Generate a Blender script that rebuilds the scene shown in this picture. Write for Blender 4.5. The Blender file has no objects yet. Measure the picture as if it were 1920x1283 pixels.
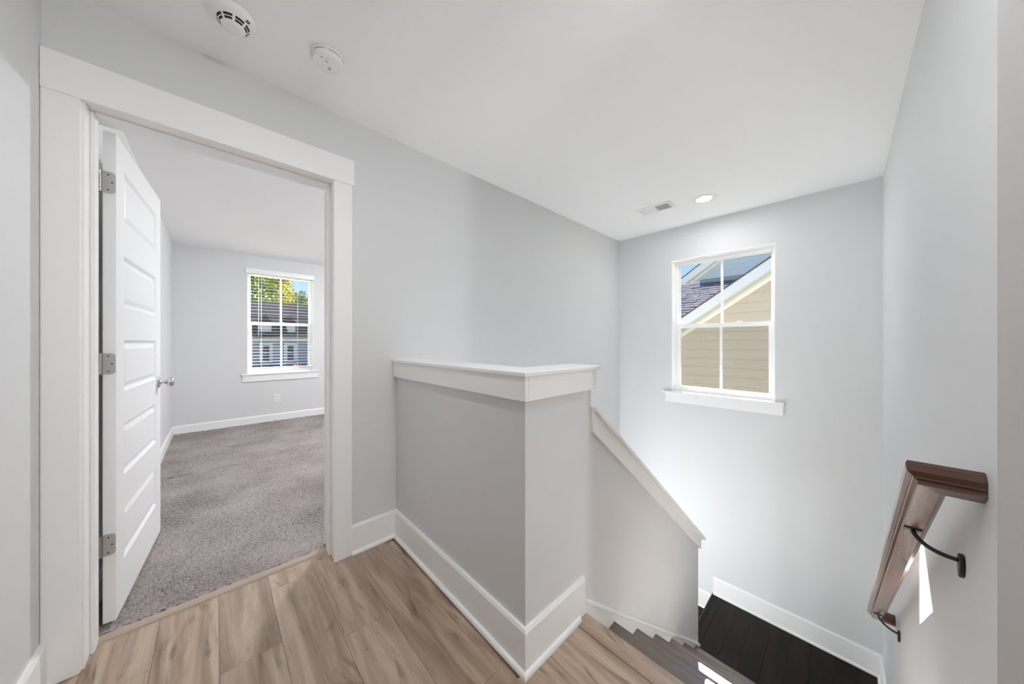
import bpy, bmesh, math, random
import numpy as np
from mathutils import Vector, Matrix

random.seed(7)
rng = np.random.default_rng(7)
S = bpy.context.scene
COL = S.collection

# ------------------------------------------------------------------ camera
CAM_H = 1.19
cam_d = bpy.data.cameras.new('camera')
cam_d.sensor_fit = 'HORIZONTAL'
cam_d.sensor_width = 36.0
cam_d.lens = 36.0 * 588.0 / 1920.0
cam_d.clip_start = 0.02
cam_d.clip_end = 400
cam = bpy.data.objects.new('camera', cam_d)
COL.objects.link(cam)
cam.location = (0, 0, CAM_H)
cam.rotation_euler = (math.pi / 2, 0, -(math.pi / 2 - math.atan(620.0 / 588.0)))
S.camera = cam

# ------------------------------------------------------------------ sky, sun, exposure
SUN_TO = Vector((1.0, 0.38, 0.85)).normalized()      # direction towards the sun
SKY_STRENGTH = 1.1
SUN_STRENGTH = 36.0
W = bpy.data.worlds.new('sky')
S.world = W
W.use_nodes = True
nt = W.node_tree
for n in list(nt.nodes):
    nt.nodes.remove(n)
# clear blue sky, paler towards the horizon, the same all round
geo = nt.nodes.new('ShaderNodeTexCoord')
sep = nt.nodes.new('ShaderNodeSeparateXYZ')
nt.links.new(geo.outputs['Generated'], sep.inputs[0])
sky = nt.nodes.new('ShaderNodeValToRGB')
_e = sky.color_ramp.elements
_e[0].position = 0.0
_e[0].color = (0.62, 0.80, 1.0, 1)
_e[1].position = 0.75
_e[1].color = (0.16, 0.38, 0.92, 1)
_k = sky.color_ramp.elements.new(0.22)
_k.color = (0.34, 0.58, 1.0, 1)
nt.links.new(sep.outputs['Z'], sky.inputs[0])
bg = nt.nodes.new('ShaderNodeBackground')
bg.inputs['Strength'].default_value = SKY_STRENGTH
wo = nt.nodes.new('ShaderNodeOutputWorld')
nt.links.new(sky.outputs[0], bg.inputs[0])
nt.links.new(bg.outputs[0], wo.inputs[0])

sd = bpy.data.lights.new('sun', 'SUN')
sd.energy = SUN_STRENGTH
sd.angle = math.radians(0.5)
sd.color = (1.0, 0.96, 0.9)
sun = bpy.data.objects.new('sun', sd)
COL.objects.link(sun)
sun.rotation_euler = (-SUN_TO).to_track_quat('-Z', 'Y').to_euler()
sun.location = (20, 8, 17)

S.view_settings.view_transform = 'Standard'
S.view_settings.look = 'None'
S.view_settings.exposure = 0.20
S.view_settings.gamma = 1.0
S.view_settings.use_curve_mapping = False
S.cycles.use_denoising = True
S.cycles.max_bounces = 14
S.cycles.diffuse_bounces = 10
S.cycles.glossy_bounces = 4
S.cycles.transparent_max_bounces = 24
S.cycles.sample_clamp_indirect = 8.0
S.cycles.caustics_reflective = False
S.cycles.caustics_refractive = False

# radiance of the lamps' lenses; all but the stair lamp are added fill
STAIR_LAMP = 185.0
HALL_FILL = 200.0
BED_FILL = 195.0
LOW_FILL = 49.0
BACK_FILL = 155.0
DOME_FILL = 15.0

# ------------------------------------------------------------------ key dimensions (metres)
XL = -0.433      # hall left wall
XF = 3.641       # stairwell window wall
YD = 1.900       # wall with the bedroom door (hall side)
YD2 = 2.070      # the same wall, bedroom side
YR = -0.207      # wall with the handrail
XE = 1.105       # where that wall begins (outside corner)
YHB = -2.60      # back of the hall
YWING = 0.75     # the left wall ends here, the hall widens behind the camera
XHL = -4.2       # far left end of that hall
ZC = 2.437       # ceiling
XBL = -0.392     # bedroom left wall
XBR = 3.30       # bedroom right wall
YB = 5.850       # bedroom window wall
HX = 0.815       # low wall: face towards the door
HY = 0.790       # low wall: face towards the stairs
HT = 0.115       # low wall thickness
ZL = -1.333      # landing
RISE = -ZL / 7
NOSE0, RUN = 1.190, 0.2495
ZBOT = -2.95


# ------------------------------------------------------------------ materials
def new_mat(name):
    m = bpy.data.materials.new(name)
    m.use_nodes = True
    t = m.node_tree
    for n in list(t.nodes):
        t.nodes.remove(n)
    o = t.nodes.new('ShaderNodeOutputMaterial')
    b = t.nodes.new('ShaderNodeBsdfPrincipled')
    t.links.new(b.outputs[0], o.inputs[0])
    return m, t, b, o


def nd(t, kind, **kw):
    n = t.nodes.new(kind)
    for k, v in kw.items():
        setattr(n, k, v)
    return n


def paint(name, col, rough=0.5, bump=0.0, bscale=200.0, var=0.0, metal=0.0, coat=0.0, spec=0.5):
    """plain surface with a fine relief and a slight uneven tone"""
    m, t, b, o = new_mat(name)
    b.inputs['Base Color'].default_value = (*col, 1)
    b.inputs['Roughness'].default_value = rough
    b.inputs['Metallic'].default_value = metal
    b.inputs['Coat Weight'].default_value = coat
    b.inputs['Specular IOR Level'].default_value = spec
    tc = nd(t, 'ShaderNodeTexCoord')
    if var > 0:
        nz = nd(t, 'ShaderNodeTexNoise')
        nz.inputs['Scale'].default_value = 2.3
        nz.inputs['Detail'].default_value = 4
        t.links.new(tc.outputs['Object'], nz.inputs['Vector'])
        mp = nd(t, 'ShaderNodeMapRange')
        mp.inputs['To Min'].default_value = 1 - var
        mp.inputs['To Max'].default_value = 1 + var
        t.links.new(nz.outputs[0], mp.inputs[0])
        mx = nd(t, 'ShaderNodeMix', data_type='RGBA', blend_type='MULTIPLY')
        mx.inputs[0].default_value = 1
        mx.inputs[6].default_value = (*col, 1)
        t.links.new(mp.outputs[0], mx.inputs[7])
        t.links.new(mx.outputs[2], b.inputs['Base Color'])
    if bump > 0:
        n2 = nd(t, 'ShaderNodeTexNoise')
        n2.inputs['Scale'].default_value = bscale
        n2.inputs['Detail'].default_value = 3
        t.links.new(tc.outputs['Object'], n2.inputs['Vector'])
        bp = nd(t, 'ShaderNodeBump')
        bp.inputs['Strength'].default_value = bump
        bp.inputs['Distance'].default_value = 0.002
        t.links.new(n2.outputs[0], bp.inputs['Height'])
        t.links.new(bp.outputs[0], b.inputs['Normal'])
    return m


def wood(name, dark, mid, light, axis='Y', rough=0.4, knots=0.5, coat=0.0, grain=1.0, spec=0.5, tone=0.12, tilt=0.0):
    """planks: long grain, broad tone bands and dark knotty streaks, shifted per object"""
    m, t, b, o = new_mat(name)
    tc = nd(t, 'ShaderNodeTexCoord')
    oi = nd(t, 'ShaderNodeObjectInfo')
    sc = nd(t, 'ShaderNodeVectorMath', operation='SCALE')
    cmb = nd(t, 'ShaderNodeCombineXYZ')
    for i in range(3):
        t.links.new(oi.outputs['Random'], cmb.inputs[i])
    t.links.new(cmb.outputs[0], sc.inputs[0])
    sc.inputs['Scale'].default_value = 37.0
    ad = nd(t, 'ShaderNodeVectorMath', operation='ADD')
    src = tc.outputs['Object']
    if tilt:
        vr = nd(t, 'ShaderNodeVectorRotate', rotation_type='Y_AXIS')
        vr.inputs['Angle'].default_value = -tilt
        t.links.new(src, vr.inputs['Vector'])
        src = vr.outputs[0]
    t.links.new(src, ad.inputs[0])
    t.links.new(sc.outputs[0], ad.inputs[1])

    def stretched(sx, sl, detail, dist, rough_=0.55):
        mp = nd(t, 'ShaderNodeMapping')
        s = [sx, sx, sx]
        s['XYZ'.index(axis)] = sl
        mp.inputs['Scale'].default_value = s
        t.links.new(ad.outputs[0], mp.inputs['Vector'])
        nz = nd(t, 'ShaderNodeTexNoise')
        nz.inputs['Scale'].default_value = 1.0
        nz.inputs['Detail'].default_value = detail
        nz.inputs['Roughness'].default_value = rough_
        nz.inputs['Distortion'].default_value = dist
        t.links.new(mp.outputs[0], nz.inputs['Vector'])
        return nz
    broad = stretched(9 * grain, 0.9, 6, 1.9)
    fine = stretched(120 * grain, 3.0, 3, 0.3)
    knot = stretched(6.5, 1.5, 8, 2.8, 0.62)
    cr = nd(t, 'ShaderNodeValToRGB')
    e = cr.color_ramp.elements
    e[0].position = 0.30
    e[0].color = (*dark, 1)
    e[1].position = 0.68
    e[1].color = (*light, 1)
    k = cr.color_ramp.elements.new(0.50)
    k.color = (*mid, 1)
    t.links.new(broad.outputs[0], cr.inputs[0])
    mf = nd(t, 'ShaderNodeMapRange')
    mf.inputs['To Min'].default_value = 0.78
    mf.inputs['To Max'].default_value = 1.2
    t.links.new(fine.outputs[0], mf.inputs[0])
    mx = nd(t, 'ShaderNodeMix', data_type='RGBA', blend_type='MULTIPLY')
    mx.inputs[0].default_value = 1
    t.links.new(cr.outputs[0], mx.inputs[6])
    t.links.new(mf.outputs[0], mx.inputs[7])
    mk = nd(t, 'ShaderNodeMapRange')
    mk.inputs['From Min'].default_value = 0.57
    mk.inputs['From Max'].default_value = 0.74
    mk.inputs['To Max'].default_value = knots
    t.links.new(knot.outputs[0], mk.inputs[0])
    m2 = nd(t, 'ShaderNodeMix', data_type='RGBA')
    t.links.new(mk.outputs[0], m2.inputs[0])
    t.links.new(mx.outputs[2], m2.inputs[6])
    m2.inputs[7].default_value = (dark[0] * .35, dark[1] * .32, dark[2] * .3, 1)
    mr = nd(t, 'ShaderNodeMapRange')
    mr.inputs['To Min'].default_value = 1 - tone
    mr.inputs['To Max'].default_value = 1 + tone
    t.links.new(oi.outputs['Random'], mr.inputs[0])
    m3 = nd(t, 'ShaderNodeMix', data_type='RGBA', blend_type='MULTIPLY')
    m3.inputs[0].default_value = 1
    t.links.new(m2.outputs[2], m3.inputs[6])
    t.links.new(mr.outputs[0], m3.inputs[7])
    t.links.new(m3.outputs[2], b.inputs['Base Color'])
    b.inputs['Roughness'].default_value = rough
    b.inputs['Coat Weight'].default_value = coat
    b.inputs['Coat Roughness'].default_value = 0.18
    b.inputs['Specular IOR Level'].default_value = spec
    bp = nd(t, 'ShaderNodeBump')
    bp.inputs['Strength'].default_value = 0.12
    bp.inputs['Distance'].default_value = 0.001
    t.links.new(fine.outputs[0], bp.inputs['Height'])
    t.links.new(bp.outputs[0], b.inputs['Normal'])
    return m


def speckle(name, cols, scale, rough=0.9, big=0.0, bump=0.0):
    """granular colour: carpet tufts, shingle grit, leaves, turf"""
    m, t, b, o = new_mat(name)
    tc = nd(t, 'ShaderNodeTexCoord')
    nz = nd(t, 'ShaderNodeTexNoise')
    nz.inputs['Scale'].default_value = scale
    nz.inputs['Detail'].default_value = 3
    nz.inputs['Roughness'].default_value = 0.7
    t.links.new(tc.outputs['Object'], nz.inputs['Vector'])
    cr = nd(t, 'ShaderNodeValToRGB')
    e = cr.color_ramp.elements
    e[0].position = 0.33
    e[0].color = (*cols[0], 1)
    e[1].position = 0.68
    e[1].color = (*cols[-1], 1)
    for i, c in enumerate(cols[1:-1]):
        k = cr.color_ramp.elements.new(0.33 + 0.35 * (i + 1) / (len(cols) - 1))
        k.color = (*c, 1)
    src = nz.outputs[0]
    if big > 0:
        n2 = nd(t, 'ShaderNodeTexNoise')
        n2.inputs['Scale'].default_value = 2.6
        n2.inputs['Detail'].default_value = 2
        t.links.new(tc.outputs['Object'], n2.inputs['Vector'])
        mm = nd(t, 'ShaderNodeMix', data_type='FLOAT')
        mm.inputs[0].default_value = big
        t.links.new(nz.outputs[0], mm.inputs[2])
        t.links.new(n2.outputs[0], mm.inputs[3])
        src = mm.outputs[0]
    t.links.new(src, cr.inputs[0])
    t.links.new(cr.outputs[0], b.inputs['Base Color'])
    b.inputs['Roughness'].default_value = rough
    b.inputs['Specular IOR Level'].default_value = 0.0
    if bump > 0:
        bp = nd(t, 'ShaderNodeBump')
        bp.inputs['Strength'].default_value = bump
        bp.inputs['Distance'].default_value = 0.004
        t.links.new(nz.outputs[0], bp.inputs['Height'])
        t.links.new(bp.outputs[0], b.inputs['Normal'])
    return m


def see_through(name, tint, gloss):
    """thin clear sheet: straight-through light plus a mirror film"""
    m = bpy.data.materials.new(name)
    m.use_nodes = True
    t = m.node_tree
    for n in list(t.nodes):
        t.nodes.remove(n)
    o = nd(t, 'ShaderNodeOutputMaterial')
    tr = nd(t, 'ShaderNodeBsdfTransparent')
    tr.inputs[0].default_value = (*tint, 1)
    gl = nd(t, 'ShaderNodeBsdfGlossy')
    gl.inputs['Roughness'].default_value = 0.02
    mx = nd(t, 'ShaderNodeMixShader')
    mx.inputs[0].default_value = gloss
    t.links.new(tr.outputs[0], mx.inputs[1])
    t.links.new(gl.outputs[0], mx.inputs[2])
    t.links.new(mx.outputs[0], o.inputs[0])
    return m


def screen_mat(name):
    """fine insect mesh: mostly open, the wires grey"""
    m = bpy.data.materials.new(name)
    m.use_nodes = True
    t = m.node_tree
    for n in list(t.nodes):
        t.nodes.remove(n)
    o = nd(t, 'ShaderNodeOutputMaterial')
    tr = nd(t, 'ShaderNodeBsdfTransparent')
    df = nd(t, 'ShaderNodeBsdfDiffuse')
    df.inputs[0].default_value = (0.05, 0.05, 0.055, 1)
    mx = nd(t, 'ShaderNodeMixShader')
    mx.inputs[0].default_value = 0.17
    t.links.new(tr.outputs[0], mx.inputs[1])
    t.links.new(df.outputs[0], mx.inputs[2])
    t.links.new(mx.outputs[0], o.inputs[0])
    return m


def lamp_mat(name, col, strength):
    m = bpy.data.materials.new(name)
    m.use_nodes = True
    t = m.node_tree
    for n in list(t.nodes):
        t.nodes.remove(n)
    o = nd(t, 'ShaderNodeOutputMaterial')
    e = nd(t, 'ShaderNodeEmission')
    e.inputs[0].default_value = (*col, 1)
    e.inputs[1].default_value = strength
    t.links.new(e.outputs[0], o.inputs[0])
    return m


M = {}
M['wall'] = paint('wall_paint', (0.70, 0.705, 0.71), 0.6, 0.05, 260, 0.012)
M['ceil'] = paint('ceiling_paint', (0.91, 0.91, 0.91), 0.8, 0.06, 220)
M['trim'] = paint('trim_paint', (0.90, 0.90, 0.895), 0.38)
M['door'] = paint('door_paint', (0.86, 0.865, 0.87), 0.48)
M['vinyl'] = paint('window_vinyl', (0.9, 0.9, 0.9), 0.35)
M['plastic'] = paint('white_plastic', (0.86, 0.855, 0.84), 0.42)
M['floor'] = wood('floor_planks', (0.245, 0.165, 0.112), (0.385, 0.285, 0.21), (0.50, 0.395, 0.31), 'Y', 0.36, 0.85, 0.25, 1.0, 0.5, 0.05)
M['tread'] = wood('tread_wood', (0.10, 0.075, 0.062), (0.16, 0.125, 0.105), (0.22, 0.18, 0.155), 'Y', 0.24, 0.4, 0.6)
M['landing'] = wood('landing_wood', (0.006, 0.004, 0.0034), (0.010, 0.0062, 0.005), (0.02, 0.011, 0.0085), 'X', 0.42, 0.2, 0.0, spec=0.14)
M['rail'] = wood('rail_wood', (0.11, 0.05, 0.032), (0.22, 0.125, 0.09), (0.36, 0.235, 0.18), 'X', 0.26, 0.5, 0.5, 2.2, tilt=math.atan(0.786))
M['rail_end'] = wood('rail_end_wood', (0.045, 0.015, 0.009), (0.085, 0.032, 0.02), (0.14, 0.06, 0.04), 'Y', 0.3, 0.4, 0.4, 2.2)
M['strip'] = paint('threshold_vinyl', (0.42, 0.34, 0.27), 0.45, 0.1, 90, 0.05)
M['carpet'] = speckle('carpet_yarn', [(0.11, 0.09, 0.087), (0.33, 0.29, 0.28), (0.50, 0.455, 0.445)], 130, 0.95, 0.25)
M['nickel'] = paint('satin_nickel', (0.46, 0.45, 0.44), 0.32, metal=1.0)
M['chrome'] = paint('brushed_knob', (0.62, 0.61, 0.60), 0.22, metal=1.0)
M['screw'] = paint('screw_dark', (0.12, 0.12, 0.12), 0.4, metal=1.0)
M['black'] = paint('bracket_black', (0.015, 0.015, 0.017), 0.35)
M['slot'] = paint('slot_dark', (0.012, 0.012, 0.012), 0.7)
M['grey'] = paint('grey_plastic', (0.35, 0.35, 0.35), 0.5)
M['glass'] = see_through('window_glass', (0.985, 0.992, 0.99), 0.035)
M['screen'] = screen_mat('insect_screen')
M['stair_lens'] = lamp_mat('stair_lamp_lens', (0.965, 0.985, 1.0), STAIR_LAMP)
M['hall_fill'] = lamp_mat('hall_fill_glow', (0.965, 0.985, 1.0), HALL_FILL)
M['dome_fill'] = lamp_mat('dome_fill_glow', (0.965, 0.985, 1.0), DOME_FILL)
M['low_fill'] = lamp_mat('low_fill_glow', (0.965, 0.985, 1.0), LOW_FILL)
M['back_fill'] = lamp_mat('back_fill_glow', (0.965, 0.985, 1.0), BACK_FILL)
M['bed_fill'] = lamp_mat('bed_fill_glow', (0.965, 0.985, 1.0), BED_FILL)
# outdoors
M['siding'] = paint('beige_siding', (0.52, 0.46, 0.355), 0.7, 0.2, 30, 0.03)
M['cladding'] = paint('added_dark_cladding', (0.30, 0.29, 0.27), 0.7)  # kept dark so less sun bounces onto the neighbour house
M['cream'] = paint('cream_trim', (0.80, 0.77, 0.68), 0.6)
M['rake'] = paint('white_rake', (0.64, 0.67, 0.67), 0.6)
M['shingle'] = speckle('grey_shingle', [(0.08, 0.076, 0.086), (0.13, 0.122, 0.138), (0.18, 0.168, 0.19)], 14, 0.95, 0.3)
M['flash'] = paint('lead_flashing', (0.22, 0.25, 0.28), 0.6)
M['edge'] = paint('roof_edge', (0.06, 0.06, 0.065), 0.8)
M['bluewall'] = paint('blue_grey_siding', (0.42, 0.50, 0.56), 0.7, 0.2, 30, 0.05)
M['darkroof'] = speckle('dark_shingle', [(0.012, 0.012, 0.014), (0.022, 0.021, 0.025), (0.035, 0.033, 0.038)], 6, 0.95, 0.3)
M['greyroof'] = speckle('mid_shingle', [(0.03, 0.029, 0.034), (0.045, 0.042, 0.05), (0.065, 0.06, 0.07)], 6, 0.95, 0.3)
M['farwall'] = paint('far_siding', (0.34, 0.37, 0.44), 0.7, 0, 1, 0.05)
M['farwhite'] = paint('far_white', (0.78, 0.82, 0.88), 0.6)
M['farglass'] = paint('far_window_glass', (0.02, 0.035, 0.03), 0.12)
M['leaf_y'] = speckle('leaf_yellow', [(0.14, 0.17, 0.03), (0.38, 0.36, 0.07), (0.60, 0.50, 0.12)], 1.2, 0.8)
M['leaf_g'] = speckle('leaf_green', [(0.05, 0.09, 0.02), (0.14, 0.20, 0.05), (0.30, 0.32, 0.09)], 1.2, 0.8)
M['bark'] = speckle('bark', [(0.05, 0.035, 0.025), (0.12, 0.09, 0.07), (0.18, 0.14, 0.11)], 8, 0.95)
M['ground'] = speckle('ground_mix', [(0.10, 0.12, 0.05), (0.20, 0.20, 0.11), (0.30, 0.28, 0.2)], 3, 0.95, 0.4)
M['flower'] = speckle('flower_orange', [(0.30, 0.05, 0.02), (0.75, 0.25, 0.10), (0.85, 0.75, 0.65)], 9, 0.8)


# ------------------------------------------------------------------ mesh helpers
class G:
    """collects shapes into one mesh"""
    def __init__(self):
        self.bm = bmesh.new()

    def box(self, x0, x1, y0, y1, z0, z1, bev=0.0):
        b = self.bm
        vs = [b.verts.new((x, y, z)) for x in (x0, x1) for y in (y0, y1) for z in (z0, z1)]
        i = lambda a, c, d: vs[a * 4 + c * 2 + d]
        fs = [(i(0, 0, 0), i(0, 0, 1), i(0, 1, 1), i(0, 1, 0)), (i(1, 0, 0), i(1, 1, 0), i(1, 1, 1), i(1, 0, 1)),
              (i(0, 0, 0), i(1, 0, 0), i(1, 0, 1), i(0, 0, 1)), (i(0, 1, 0), i(0, 1, 1), i(1, 1, 1), i(1, 1, 0)),
              (i(0, 0, 0), i(0, 1, 0), i(1, 1, 0), i(1, 0, 0)), (i(0, 0, 1), i(1, 0, 1), i(1, 1, 1), i(0, 1, 1))]
        faces = [b.faces.new(f) for f in fs]
        if bev > 0:
            es = list({e for f in faces for e in f.edges})
            bmesh.ops.bevel(b, geom=es, offset=bev, segments=1, affect='EDGES', profile=0.5)
        return self

    def prism(self, pts, axis, a0, a1, bev=0.0):
        """polygon pts (in the two other axes, in order) extruded along axis"""
        b = self.bm
        def mk(p, a):
            if axis == 'Y':
                return (p[0], a, p[1])
            if axis == 'X':
                return (a, p[0], p[1])
            return (p[0], p[1], a)
        lo = [b.verts.new(mk(p, a0)) for p in pts]
        hi = [b.verts.new(mk(p, a1)) for p in pts]
        n = len(pts)
        fs = [b.faces.new(lo), b.faces.new(hi[::-1])]
        for k in range(n):
            fs.append(b.faces.new((lo[k], hi[k], hi[(k + 1) % n], lo[(k + 1) % n])))
        bmesh.ops.recalc_face_normals(b, faces=fs)
        if bev > 0:
            es = list({e for f in fs for e in f.edges})
            bmesh.ops.bevel(b, geom=es, offset=bev, segments=1, affect='EDGES', profile=0.5)
        return self

    def lathe(self, prof, cx, cy, cz, seg=48, axis='Z'):
        """prof: list of (radius, height); closed at zero radius"""
        b = self.bm
        rings = []
        for r, h in prof:
            ring = []
            for k in range(1 if r < 1e-6 else seg):
                a = 2 * math.pi * k / seg
                u, v = r * math.cos(a), r * math.sin(a)
                p = {'Z': (cx + u, cy + v, cz + h), 'X': (cx + h, cy + u, cz + v), 'Y': (cx + u, cy + h, cz + v)}[axis]
                ring.append(b.verts.new(p))
            rings.append(ring)
        fs = []
        for A, B2 in zip(rings[:-1], rings[1:]):
            for k in range(seg):
                a0, a1 = A[k % len(A)], A[(k + 1) % len(A)]
                b0, b1 = B2[k % len(B2)], B2[(k + 1) % len(B2)]
                q = []
                for v in (a0, a1, b1, b0):
                    if v not in q:
                        q.append(v)
                if len(q) >= 3:
                    fs.append(b.faces.new(q))
        bmesh.ops.recalc_face_normals(b, faces=fs)
        return self

    def tube(self, pts, rad, seg=12):
        b = self.bm
        P = [Vector(p) for p in pts]
        rr = rad if isinstance(rad, (list, tuple)) else [rad] * len(P)
        rings = []
        up = Vector((0.3, 0.2, 0.93))
        for k, p in enumerate(P):
            d = (P[min(k + 1, len(P) - 1)] - P[max(k - 1, 0)]).normalized()
            s = d.cross(up).normalized()
            u = s.cross(d)
            rings.append([b.verts.new(p + rr[k] * (math.cos(2 * math.pi * j / seg) * s + math.sin(2 * math.pi * j / seg) * u)) for j in range(seg)])
        fs = []
        for A, B2 in zip(rings[:-1], rings[1:]):
            for j in range(seg):
                fs.append(b.faces.new((A[j], A[(j + 1) % seg], B2[(j + 1) % seg], B2[j])))
        fs.append(b.faces.new(rings[0][::-1]))
        fs.append(b.faces.new(rings[-1]))
        bmesh.ops.recalc_face_normals(b, faces=fs)
        return self

    def poly(self, verts, faces):
        vs = [self.bm.verts.new(v) for v in verts]
        fs = [self.bm.faces.new([vs[i] for i in f]) for f in faces]
        bmesh.ops.recalc_face_normals(self.bm, faces=fs)
        return self

    def obj(self, name, mat, parent=None, smooth=False):
        me = bpy.data.meshes.new(name)
        self.bm.to_mesh(me)
        self.bm.free()
        if smooth:
            me.shade_smooth()
            try:
                me.set_sharp_from_angle(angle=math.radians(35))
            except Exception:
                pass
        me.materials.append(M[mat] if isinstance(mat, str) else mat)
        o = bpy.data.objects.new(name, me)
        COL.objects.link(o)
        if parent is not None:
            o.parent = parent
        return o


def bx(name, mat, parent, x0, x1, y0, y1, z0, z1, bev=0.0):
    return G().box(x0, x1, y0, y1, z0, z1, bev).obj(name, mat, parent)


def empty(name, loc=(0, 0, 0), rz=0.0):
    o = bpy.data.objects.new(name, None)
    o.empty_display_size = 0.1
    COL.objects.link(o)
    o.location = loc
    o.rotation_euler = (0, 0, rz)
    return o


def tag(o, label, cat, group=None, kind=None):
    o['label'] = label
    o['category'] = cat
    if group:
        o['group'] = group
    if kind:
        o['kind'] = kind
    return o


def struct(o, label, cat):
    return tag(o, label, cat, kind='structure')


# ------------------------------------------------------------------ room shell
WOUT = XF + 0.17     # outer face of the stairwell window wall
w = G()
w.box(-0.62, -0.372, YD, YD2, -0.25, ZC)
w.box(-0.372, 0.500, YD, YD2, 2.100, ZC)
w.box(0.500, WOUT, YD, YD2, ZBOT, ZC)
struct(w.obj('wall_back', 'wall'), 'light grey painted wall that holds the open bedroom doorway', 'wall')

w = G()
w.box(XL - 0.115, XL, YWING, YD, -0.25, ZC)
w.box(XHL, XL - 0.115, YWING, YWING + 0.115, -0.25, ZC)
struct(w.obj('wall_left', 'wall'), 'narrow strip of grey wall left of the door casing', 'wall')

# stairwell window opening
FY0, FY1, FZ0, FZ1 = 0.414, 1.291, 0.632, 2.079
w = G()
w.box(XF, WOUT, YR - 0.115, FY0, ZBOT, ZC)
w.box(XF, WOUT, FY1, YD, ZBOT, ZC)
w.box(XF, WOUT, FY0, FY1, ZBOT, FZ0)
w.box(XF, WOUT, FY0, FY1, FZ1, ZC)
wf = struct(w.obj('wall_far', 'wall'), 'grey end wall of the stairwell around the single window', 'wall')
w = G()
w.box(WOUT, WOUT + 0.02, -4.0, FY0, -3.4, ZC + 0.4)
w.box(WOUT, WOUT + 0.02, FY1, YB + 0.17, -3.4, ZC + 0.4)
w.box(WOUT, WOUT + 0.02, FY0, FY1, -3.4, FZ0)
w.box(WOUT, WOUT + 0.02, FY0, FY1, FZ1, ZC + 0.4)
w.obj('added_cladding', 'cladding', wf)  # unseen panels added to cut sun bounced onto the neighbour siding

w = G()
w.box(XE, XF, YR - 0.115, YR, ZBOT, ZC)
struct(w.obj('wall_right', 'wall'), 'bright grey stairwell wall that carries the wooden handrail', 'wall')
w = G()
w.box(XE, XE + 0.115, YHB, YR - 0.115, -0.25, ZC)
w.box(XHL - 0.115, XE + 0.115, YHB - 0.115, YHB, -0.25, ZC)
w.box(XHL - 0.115, XHL, YHB, YWING + 0.115, -0.25, ZC)
struct(w.obj('wall_hall', 'wall'), 'dark grey hall wall past the outside corner at the right edge', 'wall')

# bedroom shell
BX0, BX1, BZ0, BZ1 = 0.337, 1.153, 0.712, 2.215
w = G()
w.box(XBL, BX0, YB, YB + 0.17, -0.25, ZC)
w.box(BX1, XBR, YB, YB + 0.17, -0.25, ZC)
w.box(BX0, BX1, YB, YB + 0.17, -0.25, BZ0)
w.box(BX0, BX1, YB, YB + 0.17, BZ1, ZC)
struct(w.obj('wall_bedroom_far', 'wall'), 'grey bedroom wall around the window with the blind', 'wall')
struct(bx('wall_bedroom_left', 'wall', None, XBL - 0.115, XBL, YD2, YB + 0.17, -0.25, ZC),
       'grey bedroom side wall behind the open door', 'wall')
struct(bx('wall_bedroom_right', 'wall', None, XBR, XBR + 0.115, YD2, YB + 0.17, -0.25, ZC),
       'grey bedroom wall hidden to the right of the doorway', 'wall')

struct(bx('ceiling', 'ceil', None, XHL - 0.115, WOUT, YHB - 0.115, YB + 0.17, ZC, ZC + 0.12),
       'smooth white ceiling over the hall and the stairs', 'ceiling')

# ------------------------------------------------------------------ hall floor of separate planks
fl = G()
fl.box(XL, 0.93, YHB, YD, -0.25, -0.010)
fl.box(XHL, XL, YHB, YWING, -0.25, 0.0)
fl.box(0.93, 1.150, YHB, HY + HT, -0.25, -0.010)
floor = struct(fl.obj('floor', 'floor'), 'brown wood plank floor of the upper hall', 'floor')
PWID = 0.182
NSEAM = 1.105
x = NSEAM
row = 0
while x > XL + 0.005:
    x0 = max(x - PWID, XL)
    ytop = HY if x > HX + 0.03 else (2.012 if x > -0.343 and x0 < 0.471 else YD)
    y = YHB - [0.0, 0.55, 0.2, 0.9, 0.4, 0.75][row % 6]
    while y < ytop:
        y0, y1 = max(y, YHB), min(y + 1.22, ytop)
        if y1 - y0 > 0.03:
            bx('plank', 'floor', floor, x0 + 0.0004, x - 0.0004, y0 + 0.0004, y1 - 0.0004, -0.010, 0.0, 0.0006)
        y += 1.22
    x -= PWID
    row += 1
# the strip of floor inside the doorway, up to the carpet
bx('subfloor', 'strip', floor, -0.372, 0.5, YD, YD2, -0.25, -0.0105)

# ------------------------------------------------------------------ threshold strip and carpet
th = G()
th.prism([(2.008, 0.0), (2.012, 0.006), (2.022, 0.010), (2.046, 0.013), (2.056, 0.010), (2.058, 0.0)], 'X', -0.344, 0.472)
struct(th.obj('trim_1', 'strip'), 'pale wood-look threshold strip between plank floor and carpet', 'threshold')

cb = struct(bx('floor_bedroom', 'carpet', None, XBL, XBR, YD2, YB, -0.25, 0.004),
            'mauve grey carpeted bedroom floor', 'carpet')


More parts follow.
